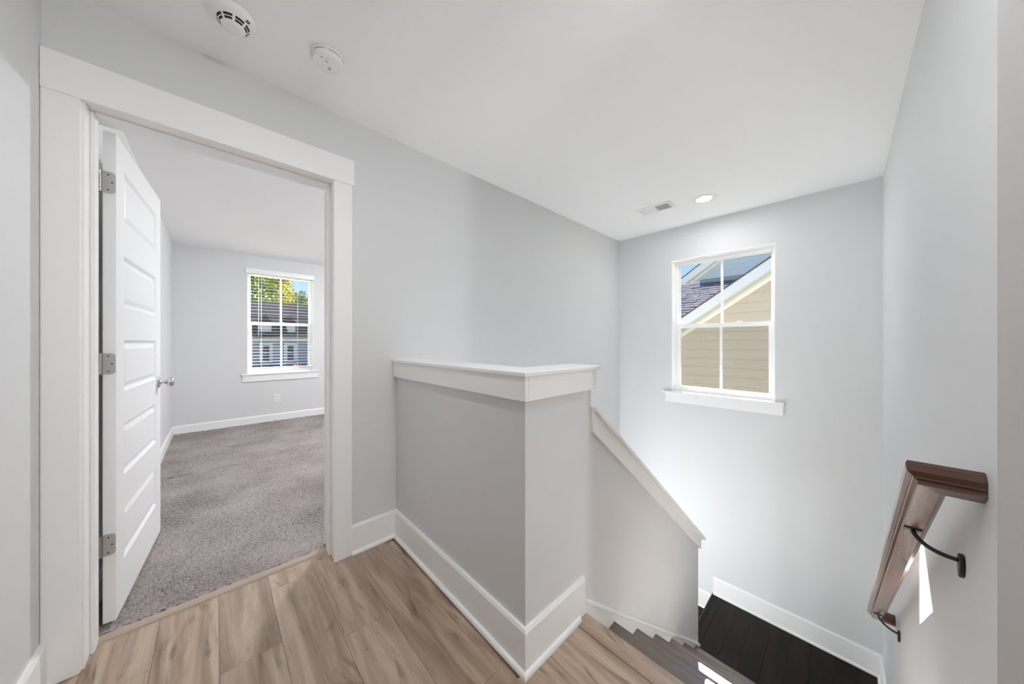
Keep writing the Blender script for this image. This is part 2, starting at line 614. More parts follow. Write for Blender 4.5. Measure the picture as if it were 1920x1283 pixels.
def pile(name, x0, x1, y0, y1, step, parent):
    nx, ny = int((x1 - x0) / step) + 1, int((y1 - y0) / step) + 1
    gx, gy = np.meshgrid(np.linspace(x0, x1, nx), np.linspace(y0, y1, ny), indexing='ij')
    h = rng.random((nx, ny))
    # clumps of yarn and long vacuum strokes
    cl = rng.random((nx // 3 + 2, ny // 3 + 2)).repeat(3, 0).repeat(3, 1)[:nx, :ny]
    gz = 0.007 + 0.008 * h + 0.004 * cl
    gx = gx + (rng.random((nx, ny)) - 0.5) * step * 0.7
    gy = gy + (rng.random((nx, ny)) - 0.5) * step * 0.7
    gx[0, :] = x0
    gx[-1, :] = x1
    gy[:, 0] = y0
    gy[:, -1] = y1
    co = np.stack([gx, gy, gz], -1).reshape(-1, 3)
    idx = np.arange(nx * ny).reshape(nx, ny)
    q = np.stack([idx[:-1, :-1], idx[1:, :-1], idx[1:, 1:], idx[:-1, 1:]], -1).reshape(-1, 4)
    me = bpy.data.meshes.new(name)
    me.vertices.add(len(co))
    me.vertices.foreach_set('co', co.ravel())
    me.loops.add(q.size)
    me.loops.foreach_set('vertex_index', q.ravel())
    me.polygons.add(len(q))
    me.polygons.foreach_set('loop_start', np.arange(0, q.size, 4))
    me.update()
    me.validate()
    me.shade_smooth()
    me.materials.append(M['carpet'])
    o = bpy.data.objects.new(name, me)
    COL.objects.link(o)
    o.parent = parent
    o['kind'] = 'stuff'
    return o


pile('carpet_pile', XBL, 1.75, 2.047, 4.0, 0.0075, cb)
pile('carpet_pile', XBL, 1.75, 4.0, YB, 0.0115, cb)

# ------------------------------------------------------------------ door casing and jamb
t = struct(empty('trim_2', (0, YD, 0)), 'white flat-board door casing with a wide head board', 'door casing')


def tp(name, mat, x0, x1, y0, y1, z0, z1, bev=0.002):
    return bx(name, mat, t, x0, x1, y0 - YD, y1 - YD, z0, z1, bev)


CT = 0.019
tp('side_board', 'trim', XL + 0.001, -0.350, YD - CT, YD, 0.0, 2.062)
tp('side_board', 'trim', 0.466, 0.556, YD - CT, YD, 0.0, 2.062)
tp('head_board', 'trim', XL + 0.001, 0.566, YD - CT - 0.005, YD, 2.062, 2.200)
tp('jamb', 'trim', -0.370, -0.344, YD - 0.002, YD2 + 0.004, 0.0, 2.098, 0.0015)
tp('jamb', 'trim', 0.472, 0.498, YD - 0.002, YD2 + 0.004, 0.0, 2.098, 0.0015)
tp('head_jamb', 'trim', -0.344, 0.472, YD - 0.002, YD2 + 0.004, 2.072, 2.098, 0.0015)
tp('door_stop', 'trim', -0.344, -0.333, 1.965, 2.030, 0.0, 2.072, 0.003)
tp('door_stop', 'trim', 0.461, 0.472, 1.965, 2.030, 0.0, 2.072, 0.003)
tp('door_stop', 'trim', -0.333, 0.461, 1.965, 2.030, 2.061, 2.072, 0.003)
# strike plate in the latch-side jamb
tp('strike_plate', 'nickel', 0.4705, 0.4722, 2.034, 2.062, 0.915, 0.975, 0.0005)

# bedroom-side casing, mostly hidden
tp('side_board', 'trim', 0.466, 0.556, YD2, YD2 + CT, 0.0, 2.062)
tp('head_board', 'trim', XBL + .002, 0.566, YD2, YD2 + CT, 2.080, 2.2)

# ------------------------------------------------------------------ the bedroom door: five raised panels
DW, DH, DT = 0.807, 2.030, 0.035
door = struct(empty('door_1', (-0.3385, 2.0860, 0.030), math.radians(86.0)),
              'open white five-panel door with nickel hinges and round knob', 'door')
# local: x along the leaf from the hinge edge, y from -0.040 (hall side) to -0.005
y_h, y_b = -0.005 - DT, -0.005
X0 = 0.004
panels = [(0.200 + k * 0.371, 0.200 + k * 0.371 + 0.226) for k in range(5)]
px0, px1 = X0 + 0.105, X0 + DW - 0.105
leaf = G()
leaf.box(X0, px0, y_h, y_b, 0, DH)
leaf.box(px1, X0 + DW, y_h, y_b, 0, DH)
zz = [0.0] + [v for p in panels for v in p] + [DH]
for a, b_ in zip(zz[0::2], zz[1::2]):
    leaf.box(px0, px1, y_h, y_b, a, b_)
lf = leaf.obj('leaf', 'door', door)
for (a, b_) in panels:
    g = G()
    for face, s in ((y_h, 1), (y_b, -1)):
        # ogee slope down to the recess, then the raised field
        loops = []
        for ins, dep in ((0.0, 0.0), (0.013, 0.010), (0.020, 0.010), (0.040, 0.0025)):
            yy = face + s * dep
            loops.append([(px0 + ins, yy, a + ins), (px1 - ins, yy, a + ins), (px1 - ins, yy, b_ - ins), (px0 + ins, yy, b_ - ins)])
        vs = [[g.bm.verts.new(p) for p in L] for L in loops]
        for A, B2 in zip(vs[:-1], vs[1:]):
            for k in range(4):
                f = (A[k], A[(k + 1) % 4], B2[(k + 1) % 4], B2[k])
                g.bm.faces.new(f if s > 0 else f[::-1])
        g.bm.faces.new(vs[-1] if s > 0 else vs[-1][::-1])
    g.obj('panel', 'door', lf)

# hinges: leaf plate on the door's edge, knuckle on the pin
for zc in (0.351 - 0.03, 1.10 - 0.03, 1.850 - 0.03):
    h = G()
    hw, r = 0.088, 0.014
    y0p, y1p = y_h + 0.001, 0.0
    pts = [(y1p, zc - hw / 2), (y1p, zc + hw / 2)]
    for k in range(5):
        an = math.pi / 2 * k / 4
        pts.append((y0p + r - r * math.sin(an), zc + hw / 2 - r + r * math.cos(an)))
    for k in range(5):
        an = math.pi / 2 * k / 4
        pts.append((y0p + r - r * math.cos(an), zc - hw / 2 + r - r * math.sin(an)))
    h.prism(pts, 'X', X0 - 0.0025, X0 + 0.001)
    hp = h.obj('hinge', 'nickel', door)
    for k in range(5):
        seg = hw / 5
        G().lathe([(0, 0), (0.0068, 0), (0.0068, seg - 0.001), (0, seg - 0.001)], 0, 0.001, zc - hw / 2 + k * seg, 16).obj('knuckle', 'nickel', hp, True)
    for (sy, sz) in ((-0.020, 0.031), (-0.030, 0.0), (-0.020, -0.031)):
        G().lathe([(0, -0.0008), (0.0032, -0.0008), (0.0032, 0.0003)], X0 - 0.0025, sy, zc + sz, 12, 'X').obj('screw', 'screw', hp)
    # plate let into the jamb, reached through the knuckle
kx, kz = X0 + DW - 0.065, 0.918
for face, s in ((y_h, -1), (y_b, 1)):
    kb = G()
    prof = [(0, 0), (0.033, 0), (0.033, 0.004), (0.027, 0.009), (0.014, 0.011), (0.011, 0.014), (0.0105, 0.030),
            (0.014, 0.034), (0.0225, 0.039), (0.0265, 0.047), (0.027, 0.053), (0.024, 0.062), (0.016, 0.068), (0, 0.070)]
    kk = G().lathe([(r_, s * v) for r_, v in prof[:6]] + [(0, s * 0.014)], kx, face, kz, 28, 'Y').obj('knob_rose', 'chrome', door, True)
    G().lathe([(0, s * 0.0135)] + [(r_, s * v) for r_, v in prof[5:]], kx, face, kz, 28, 'Y').obj('knob', 'chrome', kk, True)

# ------------------------------------------------------------------ baseboards with shoe moulding
BBH, BBT = 0.160, 0.015


def baseboard(name, label, axis, face, side, a0, a1, z, hgt=BBH, shoe=True, m0=0.0, m1=0.0, s0=0.0, s1=0.0):
    """board standing off a wall face; side = +1/-1 is the direction it sticks out; m0/m1 mitre the ends,
    s0/s1 shorten the shoe"""
    def pr(depths, e0, e1):
        g = G()
        lo, hi = [], []
        for d, zz_ in depths:
            c = face + side * d
            A, B2 = a0 + e0 * d, a1 + e1 * d
            p = lambda aa: (aa, c, zz_) if axis == 'X' else (c, aa, zz_)
            lo.append(g.bm.verts.new(p(A)))
            hi.append(g.bm.verts.new(p(B2)))
        n = len(lo)
        fs = [g.bm.faces.new(lo), g.bm.faces.new(hi[::-1])]
        for k in range(n):
            fs.append(g.bm.faces.new((lo[k], hi[k], hi[(k + 1) % n], lo[(k + 1) % n])))
        bmesh.ops.recalc_face_normals(g.bm, faces=fs)
        return g
    board = pr([(0, z), (BBT, z), (BBT, z + hgt - 0.012), (BBT - 0.005, z + hgt), (0, z + hgt)], m0, m1).obj(name, 'trim')
    struct(board, label, 'baseboard')
    if shoe:
        a0 += s0
        a1 -= s1
        q = [(BBT, z), (BBT + 0.013, z), (BBT + 0.0125, z + 0.008), (BBT + 0.009, z + 0.015), (BBT, z + 0.019)]
        pr(q, m0, m1).obj('shoe_molding', 'trim', board)
    return board


baseboard('baseboard_back', 'short white baseboard between door casing and low wall', 'X', YD, -1, 0.556, HX, 0, m1=-1)
baseboard('baseboard_half_wall', 'white baseboard along the low wall facing the bedroom door', 'Y', HX, -1, HY, YD, 0, m0=-1, m1=-1)
baseboard('baseboard_stair_head', 'white baseboard block on the low wall at the top stair', 'X', HY, -1, HX, 1.178, 0, m0=-1, s1=0.045)
baseboard('baseboard_left', 'white baseboard at the bottom left corner by the casing', 'Y', XL, 1, YWING, YD - 0.02, 0)
baseboard('baseboard_landing_far', 'white baseboard of the dark landing under the window', 'Y', XF, -1, YR, 0.893, ZL, 0.168, m0=1)
baseboard('baseboard_landing_lower', 'white baseboard of the lower landing past the step', 'Y', XF, -1, 0.893, YD, ZL - RISE, 0.168)
baseboard('baseboard_landing_right', 'white baseboard of the landing under the handrail', 'X', YR, 1, 2.80, XF, ZL, 0.168, m1=-1)
baseboard('baseboard_bedroom_far', 'white baseboard below the bedroom window', 'X', YB, -1, XBL, XBR, 0.004, 0.112, shoe=False)
baseboard('baseboard_bedroom_left', 'white baseboard behind the open bedroom door', 'Y', XBL, 1, YD2 + 0.02, YB, 0.004, 0.112, shoe=False)
baseboard('baseboard_hall', 'white baseboard of the hall wall behind the outside corner', 'Y', XE, -1, YHB, YR, 0)

# ------------------------------------------------------------------ low wall beside the stairs
SL = -0.792                       # slope of the stair trims
CX0, CZ0 = 1.240, 0.900           # top of the sloping cap where it starts
XK = 2.787                        # end of the stair wall
capz = lambda xx: CZ0 + SL * (xx - CX0)
lw = G()
lw.prism([(HX, ZBOT), (XK, ZBOT), (XK, capz(XK) - 0.018), (1.243, capz(1.243) - 0.018), (1.243, 1.066), (HX, 1.066)], 'Y', HY, HY + HT)
lw.box(HX, HX + HT, HY + HT, YD, ZBOT, 1.066)
half = struct(lw.obj('wall_half', 'wall'), 'grey low wall that turns the corner and slopes down with the stairs', 'wall')

OV = 0.026
cp = G()
cp.prism([(HX - OV, HY - OV), (1.284, HY - OV), (1.284, HY + HT + OV), (HX + HT + OV, HY + HT + OV), (HX + HT + OV, YD), (HX - OV, YD)],
         'Z', 1.066, 1.0825, 0.002)
cp.obj('cap', 'trim', half)
bx('apron', 'trim', half, HX - 0.018, HX, HY - 0.018, YD, 0.977, 1.066, 0.0012)
bx('apron', 'trim', half, HX, 1.262, HY - 0.018, HY, 0.977, 1.066, 0.0012)
bx('apron', 'trim', half, 1.243, 1.262, HY, HY + HT, 0.977, 1.066, 0.0012)
bx('apron', 'trim', half, HX + HT, 1.262, HY + HT, HY + HT + 0.018, 0.977, 1.066, 0.0012)
XT = 2.862
g = G()
g.prism([(1.2435, capz(1.2435)), (XT, capz(XT)), (XT - 0.012, capz(XT) - 0.016), (1.2435, capz(1.2435) - 0.021)], 'Y', HY - 0.034, HY + HT + 0.034, 0.0015)
sc_ = g.obj('sloping_cap', 'trim', half)
for ya, yb_ in ((HY - 0.018, HY), (HY + HT, HY + HT + 0.018)):
    g = G()
    xa, xb = 1.2435, XK + 0.020
    g.prism([(xa, capz(xa) - 0.021), (xb, capz(xb) - 0.021), (xb - 0.006, capz(xb) - 0.112), (xa, capz(xa) - 0.116)], 'Y', ya, yb_, 0.001)
    g.obj('sloping_apron', 'trim', half)
bx('end_apron', 'trim', half, XK, XK + 0.018, HY, HY + HT, capz(XK) - 0.112, capz(XK) - 0.036, 0.001)

# ------------------------------------------------------------------ stairs
st = struct(empty('stairs', (NOSE0, 0.29, 0)), 'flight of brown wood stairs going down to the dark landing', 'stairs')


def sp(g, name, mat, smooth=False):
    o = g.obj(name, mat, st, smooth)
    o.location = (-NOSE0, -0.29, 0)
    return o


YS0, YS1 = YR + 0.014, HY - 0.014
XR = lambda k: NOSE0 + RUN * k - 0.026           # riser face under nose k


def nosing_profile(xb, xn, z, th_=0.030):
    r = th_ / 2
    pts = [(xb, z), (xn - 0.006, z)]
    for k in range(1, 8):
        an = math.pi / 2 - math.pi * k / 8
        pts.append((xn - 0.011 + 0.011 * math.cos(an), z - r + r * math.sin(an)))
    pts += [(xn - 0.006, z - th_), (xb, z - th_)]
    return pts


sp(G().prism(nosing_profile(NSEAM + 0.001, NOSE0, 0.0015), 'Y', YR, HY - 0.001), 'nosing', 'floor')
for k in range(1, 7):
    z = -RISE * k
    sp(G().prism(nosing_profile(XR(k - 1), NOSE0 + RUN * k, z), 'Y', YS0, YS1), 'tread', 'tread')
for k in range(0, 7):
    zt = -RISE * k - 0.030
    sp(G().box(XR(k) - 0.016, XR(k), YS0, YS1, -RISE * (k + 1) if k < 6 else ZL, zt), 'riser', 'trim')
# skirt boards with a moulded top edge
skz = lambda xx: 0.014 - 0.786 * (xx - 1.245)
for ya, yb_, yc in ((HY - 0.014, HY - 0.0005, HY - 0.022), (YR + 0.0005, YR + 0.014, YR + 0.022)):
    xa = 1.179
    xb = 2.772 if ya > 0 else 2.80
    sp(G().prism([(xa, skz(xa) - 0.012), (xb, skz(xb) - 0.012), (xb, ZL), (xb - 0.20, ZL), (xa, -0.34)], 'Y', ya, yb_), 'skirt_board', 'trim')
    lo_, hi_ = min(yc, yb_ if yc < ya else ya), max(yc, yb_ if yc < ya else ya)
    sp(G().prism([(xa, skz(xa)), (xb, skz(xb)), (xb, skz(xb) - 0.020), (xa, skz(xa) - 0.020)], 'Y', lo_, hi_, 0.003), 'skirt_molding', 'trim')
# carcass under the flight
sp(G().prism([(1.0, -0.25), (1.15, -0.25), (2.62, ZL - 0.05), (2.62, ZL - 0.25), (1.0, -0.45)], 'Y', YS0, YS1), 'carriage', 'trim')

# landing of dark planks, one step lower past its edge
ld = struct(bx('floor_landing', 'landing', None, XR(6), XF, YR, 0.880, ZL - 0.25, ZL - 0.010),
            'dark brown wood stair landing under the window', 'landing')
y = YR
k = 0
while y < 0.868:
    y1 = min(y + 0.128, 0.868)
    xm = XR(6) + [0.41, 2, 0.66, 2, 0.30, 2][k % 6]
    cuts = [XR(6), xm, XF] if xm < XF else [XR(6), XF]
    for ca, cb_ in zip(cuts[:-1], cuts[1:]):
        bx('plank', 'landing', ld, ca + .0004, cb_ - .0004, y + .0005, y1 - .0005, ZL - 0.010, ZL, 0.001)
    y = y1
    k += 1
G().prism([(0.868, ZL + 0.001), (0.896, ZL + 0.001), (0.905, ZL - 0.006), (0.905, ZL - 0.022), (0.896, ZL - 0.030), (0.868, ZL - 0.030)],
          'X', 2.79, XF).obj('nosing', 'landing', ld)
bx('riser', 'trim', ld, 2.79, XF, 0.868, 0.880, ZL - RISE, ZL - 0.030)
ll = struct(bx('floor_landing_lower', 'landing', None, 2.70, XF, 0.880, YD, ZL - RISE - 0.2, ZL - RISE - 0.010),
            'dark wood lower landing glimpsed past the stair wall', 'landing')
y = 0.880
while y < YD - 0.001:
    y1 = min(y + 0.128, YD)
    bx('plank', 'landing', ll, 2.70, XF, y + .0005, y1 - .0005, ZL - RISE - 0.010, ZL - RISE, 0.001)
    y = y1
# lower flight, behind the low wall
lf2 = struct(bx('stairs_lower', 'landing', None, HX + HT, 2.70, HY + HT, YD, ZBOT - 0.1, ZBOT),
             'lower flight of dark stairs hidden behind the low wall', 'stairs')
for k in range(1, 7):
    zt = ZL - RISE * (k + 1)
    x1 = 2.70 - RUN * (k - 1)
    bx('tread', 'landing', lf2, x1 - RUN - 0.026, x1, HY + HT + .002, YD - .002, zt - 0.030, zt, 0.004)
    bx('riser', 'trim', lf2, x1 - 0.014, x1, HY + HT + .002, YD - .002, zt, zt + RISE - 0.03)
struct(bx('floor_lower', 'landing', None, XL, XF, YR, YD, ZBOT - 0.2, ZBOT - 0.1), 'floor of the storey below the stairs', 'floor')


# ------------------------------------------------------------------ windows
def window(name, label, wd, z0, z1, zm, loc, rz, lock):
    """local: x across the opening, y outwards, z up; double-hung, one upright muntin in each sash"""
    r = struct(empty(name, loc, rz), label, 'window')
    hw = wd / 2
    V = lambda nm, mat, *a, par=r: bx(nm, mat, par, *a)
    g = G()
    g.box(-hw, -hw + 0.006, -0.001, 0.17, z0, z1)
    g.box(hw - 0.006, hw, -0.001, 0.17, z0, z1)
    g.box(-hw + .006, hw - .006, -0.001, 0.17, z1 - 0.006, z1)
    g.obj('jamb_liner', 'vinyl', r)
    g = G()
    a, f0, f1 = hw - 0.006, 0.085, 0.165
    g.box(-a, -a + 0.024, f0, f1, z0, z1 - .006, 0.002)
    g.box(a - 0.024, a, f0, f1, z0, z1 - .006, 0.002)
    g.box(-a + .024, a - .024, f0, f1, z1 - 0.030, z1 - .006, 0.002)
    g.box(-a + .024, a - .024, f0, f1, z0, z0 + 0.022, 0.002)
    # inner track lip
    g.box(-a + .024, -a + 0.030, f0 + .034, f0 + .040, z0 + .022, z1 - .03)
    g.box(a - 0.030, a - .024, f0 + .034, f0 + .040, z0 + .022, z1 - .03)
    g.obj('window_frame', 'vinyl', r)

    def sash(nm, xa, za, zb, ya, yb_, stile, top, bot, gx):
        g = G()
        g.box(-xa, -xa + stile, ya, yb_, za, zb, 0.002)
        g.box(xa - stile, xa, ya, yb_, za, zb, 0.002)
        g.box(-xa + stile, xa - stile, ya, yb_, zb - top, zb, 0.002)
        g.box(-xa + stile, xa - stile, ya, yb_, za, za + bot, 0.002)
        s = g.obj(nm, 'vinyl', r)
        ym = (ya + yb_) / 2
        V('muntin', 'vinyl', -0.011, 0.011, ym - 0.008, ym + 0.008, za + bot, zb - top, 0.002, par=s)
        for sx in (-1, 1):
            x0_, x1_ = (0.011, xa - stile) if sx > 0 else (-xa + stile, -0.011)
            V('pane', 'glass', x0_, x1_, ym - 0.002, ym + 0.002, za + bot, zb - top, par=s)
        return s
    xa = hw - 0.030
    us = sash('upper_sash', xa, zm - 0.030, z1 - 0.030, 0.128, 0.156, 0.016, 0.014, 0.034, 1)
    ls = sash('lower_sash', xa, z0 + 0.022, zm + 0.008, 0.088, 0.122, 0.028, 0.044, 0.034, 1)
    for sx in lock:
        g = G()
        g.box(sx - 0.028, sx + 0.028, 0.092, 0.118, zm + 0.008, zm + 0.013, 0.001)
        g.box(sx - 0.010, sx + 0.022, 0.098, 0.112, zm + 0.013, zm + 0.020, 0.002)
        g.obj('sash_lock', 'vinyl', ls)
    V('insect_screen', 'screen', -xa, xa, 0.160, 0.1605, z0 + 0.022, zm + 0.002)
    return r


WZ0 = FZ0 + 0.020
fw_ = window('window_1', 'double-hung white window over the stairs looking at the beige neighbour house', FY1 - FY0, WZ0, FZ1, 1.378,
             (XF, (FY0 + FY1) / 2, 0), -math.pi / 2, (0.145, -0.24))
# local x = -(world y - centre); local y = world x - XF
cy_ = (FY0 + FY1) / 2
bx('sill', 'trim', fw_, -(1.378 - cy_), -(0.350 - cy_), -0.036, 0.090, FZ0, FZ0 + 0.021, 0.003)
bx('apron', 'trim', fw_, -(1.352 - cy_), -(0.358 - cy_), -0.018, 0.0, FZ0 - 0.094, FZ0, 0.0015)

BWZ0 = BZ0 + 0.020
cxb = (BX0 + BX1) / 2
bw = window('window_2', 'bedroom window behind an open-slat blind with a white sill', BX1 - BX0, BWZ0, BZ1, 1.478,
            (cxb, YB, 0), 0.0, (0.0,))
bx('sill', 'trim', bw, 0.275 - cxb, 1.230 - cxb, -0.036, 0.090, BZ0, BZ0 + 0.020, 0.003)
bx('apron', 'trim', bw, 0.284 - cxb, 1.218 - cxb, -0.018, 0.0, BZ0 - 0.092, BZ0, 0.0015)

# bedroom blind
bl = tag(empty('window_blind', (cxb, YB, BZ1)), 'white horizontal-slat blind in the bedroom window, slats open', 'window blind')
zt = 2.178 - BZ1
bx('valance', 'trim', bl, 0.316 - cxb, 1.160 - cxb, -0.022, -0.010, zt, zt + 0.070, 0.003)
bx('valance_return', 'trim', bl, 0.316 - cxb, 0.322 - cxb, -0.010, -0.0005, zt, zt + 0.070, 0.001)
bx('valance_return', 'trim', bl, 1.154 - cxb, 1.160 - cxb, -0.010, -0.0005, zt, zt + 0.070, 0.001)
bx('headrail', 'trim', bl, 0.348 - cxb, 1.142 - cxb, 0.012, 0.064, zt - 0.006, zt + 0.028, 0.002)
sl_mesh = None
zs = 2.150
ns = 0
while zs > 0.845:
    if sl_mesh is None:
        g = G()
        L = 0.395
        prof = []
        for k in range(7):
            u = -1 + k / 3
            prof.append((0.021 * u, 0.0012 * (1 - u * u) + 0.0008))
        for k in range(6, -1, -1):
            u = -1 + k / 3
            prof.append((0.021 * u, 0.0012 * (1 - u * u) - 0.0008))
        g.prism(prof, 'X', -L, L)
        o = g.obj('slat', 'vinyl', bl)
        sl_mesh = o.data
    else:
        o = bpy.data.objects.new('slat', sl_mesh)
        COL.objects.link(o)
        o.parent = bl
    o.location = (0, 0.038, zs - BZ1)
    o.rotation_euler = (math.radians(4), 0, 0)
    zs -= 0.0445
    ns += 1
bx('bottom_rail', 'vinyl', bl, -0.395, 0.395, 0.014, 0.062, 0.800 - BZ1, 0.818 - BZ1, 0.003)
for xx in (-0.245, 0.20):
    for yy in (0.0135, 0.0628):
        G().tube([(xx, yy, zt), (xx, yy, 0.818 - BZ1)], 0.0012, 6).obj('ladder_cord', 'vinyl', bl)
G().tube([(0.466 - cxb, 0.006, zt), (0.464 - cxb, 0.004, 1.30 - BZ1)], 0.0042, 8).obj('tilt_wand', 'vinyl', bl)
G().tube([(0.464 - cxb, 0.004, 1.30 - BZ1), (0.464 - cxb, 0.004, 1.235 - BZ1)], 0.0055, 8).obj('wand_grip', 'grey', bl)

# ------------------------------------------------------------------ electrical outlet in the bedroom
ol = tag(empty('wall_outlet', (0.685, YB, 0.352)), 'white double wall outlet under the bedroom window', 'outlet')
bx('plate', 'plastic', ol, -0.038, 0.038, -0.006, 0, -0.060, 0.060, 0.002)
for zc in (0.026, -0.026):
    rc = bx('receptacle', 'plastic', ol, -0.017, 0.017, -0.0085, -0.005, zc - 0.015, zc + 0.015, 0.002)
    for sx in (-0.007, 0.006):
        bx('slot', 'slot', rc, sx, sx + 0.0022, -0.0088, -0.0070, zc - 0.001, zc + 0.008)
    G().lathe([(0, -0.0088), (0.003, -0.0088), (0.003, -0.007)], -0.0, 0, zc - 0.008, 10, 'Y').obj('slot', 'slot', rc)
G().lathe([(0, -0.0072), (0.003, -0.0070), (0.003, -0.005)], 0, 0, 0, 10, 'Y').obj('screw', 'nickel', ol)

# ------------------------------------------------------------------ handrail
SLH = -0.786
cs = 1 / math.sqrt(1 + SLH * SLH)
E1 = Vector((cs, 0, SLH * cs))
EY = Vector((0, 1, 0))
EN = Vector((-SLH * cs, 0, cs))
YC = -0.134
H0 = Vector((1.170, YC, 0.868 + SLH * (1.170 - 1.156)))
H1 = Vector((2.805, YC, 0.868 + SLH * (2.805 - 1.156)))
hr = tag(empty('handrail', (H0.x, YR, H0.z)), 'brown wooden handrail with black brackets on the right stair wall', 'handrail')
HPROF = [(-0.0165, 0.0), (0.0165, 0.0), (0.0165, 0.004), (0.0175, 0.010), (0.023, 0.012), (0.0235, 0.016), (0.026, 0.018),
         (0.0325, 0.024), (0.0335, 0.040), (0.030, 0.049), (0.022, 0.053),
         (-0.022, 0.053), (-0.030, 0.049), (-0.0335, 0.040), (-0.0325, 0.024), (-0.026, 0.018), (-0.0235, 0.016), (-0.023, 0.012),
         (-0.0175, 0.010), (-0.0165, 0.004)]


def rail_piece(name, fa, fb, mat='rail'):
    g = G()
    A = [g.bm.verts.new(fa(w_, n_) - hr.location) for w_, n_ in HPROF]
    B2 = [g.bm.verts.new(fb(w_, n_) - hr.location) for w_, n_ in HPROF]
    n = len(A)
    fs = [g.bm.faces.new(A), g.bm.faces.new(B2[::-1])]
    for k in range(n):
        fs.append(g.bm.faces.new((A[k], B2[k], B2[(k + 1) % n], A[(k + 1) % n])))
    bmesh.ops.recalc_face_normals(g.bm, faces=fs)
    return g.obj(name, mat, hr)


c0 = lambda w_, n_: H0 + w_ * (EY - E1) + n_ * EN
c1 = lambda w_, n_: H1 + w_ * (EY + E1) + n_ * EN
rail_piece('rail', c0, c1)
rail_piece('wall_return', lambda w_, n_: Vector((H0.x, YR + 0.001, H0.z)) - w_ * E1 + n_ * EN, c0, 'rail_end')
rail_piece('wall_return', lambda w_, n_: Vector((H1.x, YR + 0.001, H1.z)) + w_ * E1 + n_ * EN, c1, 'rail_end')
for xb in (1.405, 2.660):
    P = Vector((xb, YC, 0.868 + SLH * (xb - 1.156)))
    q = lambda a, b_, c_: tuple(P + Vector((a, b_, c_)) - hr.location)
    path = []
    wallp = Vector((-0.060, YR - YC + 0.008, -0.026))
    top = Vector((0, 0, -0.006))
    for k in range(13):
        u = k / 12
        # drops from the saddle, then bows out towards the wall
        mid1, mid2 = Vector((-0.004, -0.010, -0.036)), Vector((-0.040, -0.036, -0.034))
        v = (1 - u) ** 3 * top + 3 * u * (1 - u) ** 2 * mid1 + 3 * u * u * (1 - u) * mid2 + u ** 3 * wallp
        path.append(q(*v))
    br = G().tube(path, 0.0052, 10).obj('bracket', 'black', hr, True)
    g = G()
    g.prism([(-0.010, -0.016), (0.010, -0.016), (0.010, 0.016), (-0.010, 0.016)], 'Z', -0.0035, 0.0005, 0.001)
    s_ = g.obj('saddle', 'black', br)
    rot = Matrix((E1, EY, EN)).transposed()
    s_.rotation_euler = rot.to_euler()
    s_.location = P - hr.location
    # tear-shaped plate on the wall
    g = G()
    pts = []
    for k in range(16):
        an = 2 * math.pi * k / 16
        zz_ = 0.026 * math.sin(an) - (0.008 if math.sin(an) < 0 else 0)
        pts.append((0.015 * math.cos(an) * (1 - 0.35 * max(0, -math.sin(an))), zz_))
    g.prism([(P.x - 0.060 + a - hr.location.x, P.z - 0.034 + b_ - hr.location.z) for a, b_ in pts], 'Y', 0.0005, 0.009, 0.002)
    g.obj('wall_plate', 'black', br)

# ------------------------------------------------------------------ ceiling fittings
# larger smoke alarm
d1 = tag(empty('smoke_alarm', (0.052, 1.600, ZC)), 'larger rounded smoke alarm with black vent slots, nearest the ceiling corner', 'smoke alarm')
G().lathe([(0, -0.0005), (0.066, -0.0005), (0.069, -0.005), (0.069, -0.014), (0.066, -0.022), (0.060, -0.027), (0.052, -0.0295), (0.050, -0.0305),
           (0.035, -0.050), (0.031, -0.053), (0.022, -0.0545), (0, -0.055)], 0, 0, 0, 56).obj('body', 'plastic', d1, True)


def arc_slot(parent, r0, r1, a0, a1, z, mat='slot', name='vent_slot'):
    g = G()
    n = 6
    vs, fs = [], []
    for k in range(n + 1):
        a = math.radians(a0 + (a1 - a0) * k / n)
        for r_, zz_ in ((r0, z[0]), (r1, z[1])):
            vs.append((r_ * math.cos(a), r_ * math.sin(a), zz_ - 0.0008))
            vs.append((r_ * math.cos(a), r_ * math.sin(a), zz_ + 0.004))
    for k in range(n):
        b0, b1 = 4 * k, 4 * k + 4
        fs += [(b0, b1, b1 + 2, b0 + 2), (b0 + 1, b0 + 3, b1 + 3, b1 + 1), (b0, b0 + 1, b1 + 1, b1), (b0 + 2, b1 + 2, b1 + 3, b0 + 3)]
    fs += [(0, 2, 3, 1), (4 * n, 4 * n + 1, 4 * n + 3, 4 * n + 2)]
    g.poly(vs, fs)
    return g.obj(name, mat, parent)


zr = lambda r_: -0.0305 - 0.0195 * (0.050 - r_) / 0.015
for r0, r1 in ((0.0435, 0.0478), (0.0375, 0.0415)):
    for a0 in range(-180, 180, 45):
        arc_slot(d1, r0, r1, a0 + 5, a0 + (40 if r0 > 0.042 else 38), (zr(r0), zr(r1)))
# horn slits on one side of the shoulder
for k in range(3):
    arc_slot(d1, 0.052 + 0.0035 * k, 0.054 + 0.0035 * k, -52, -38, (-0.0293 + 0.0009 * k, -0.0288 + 0.0009 * k))

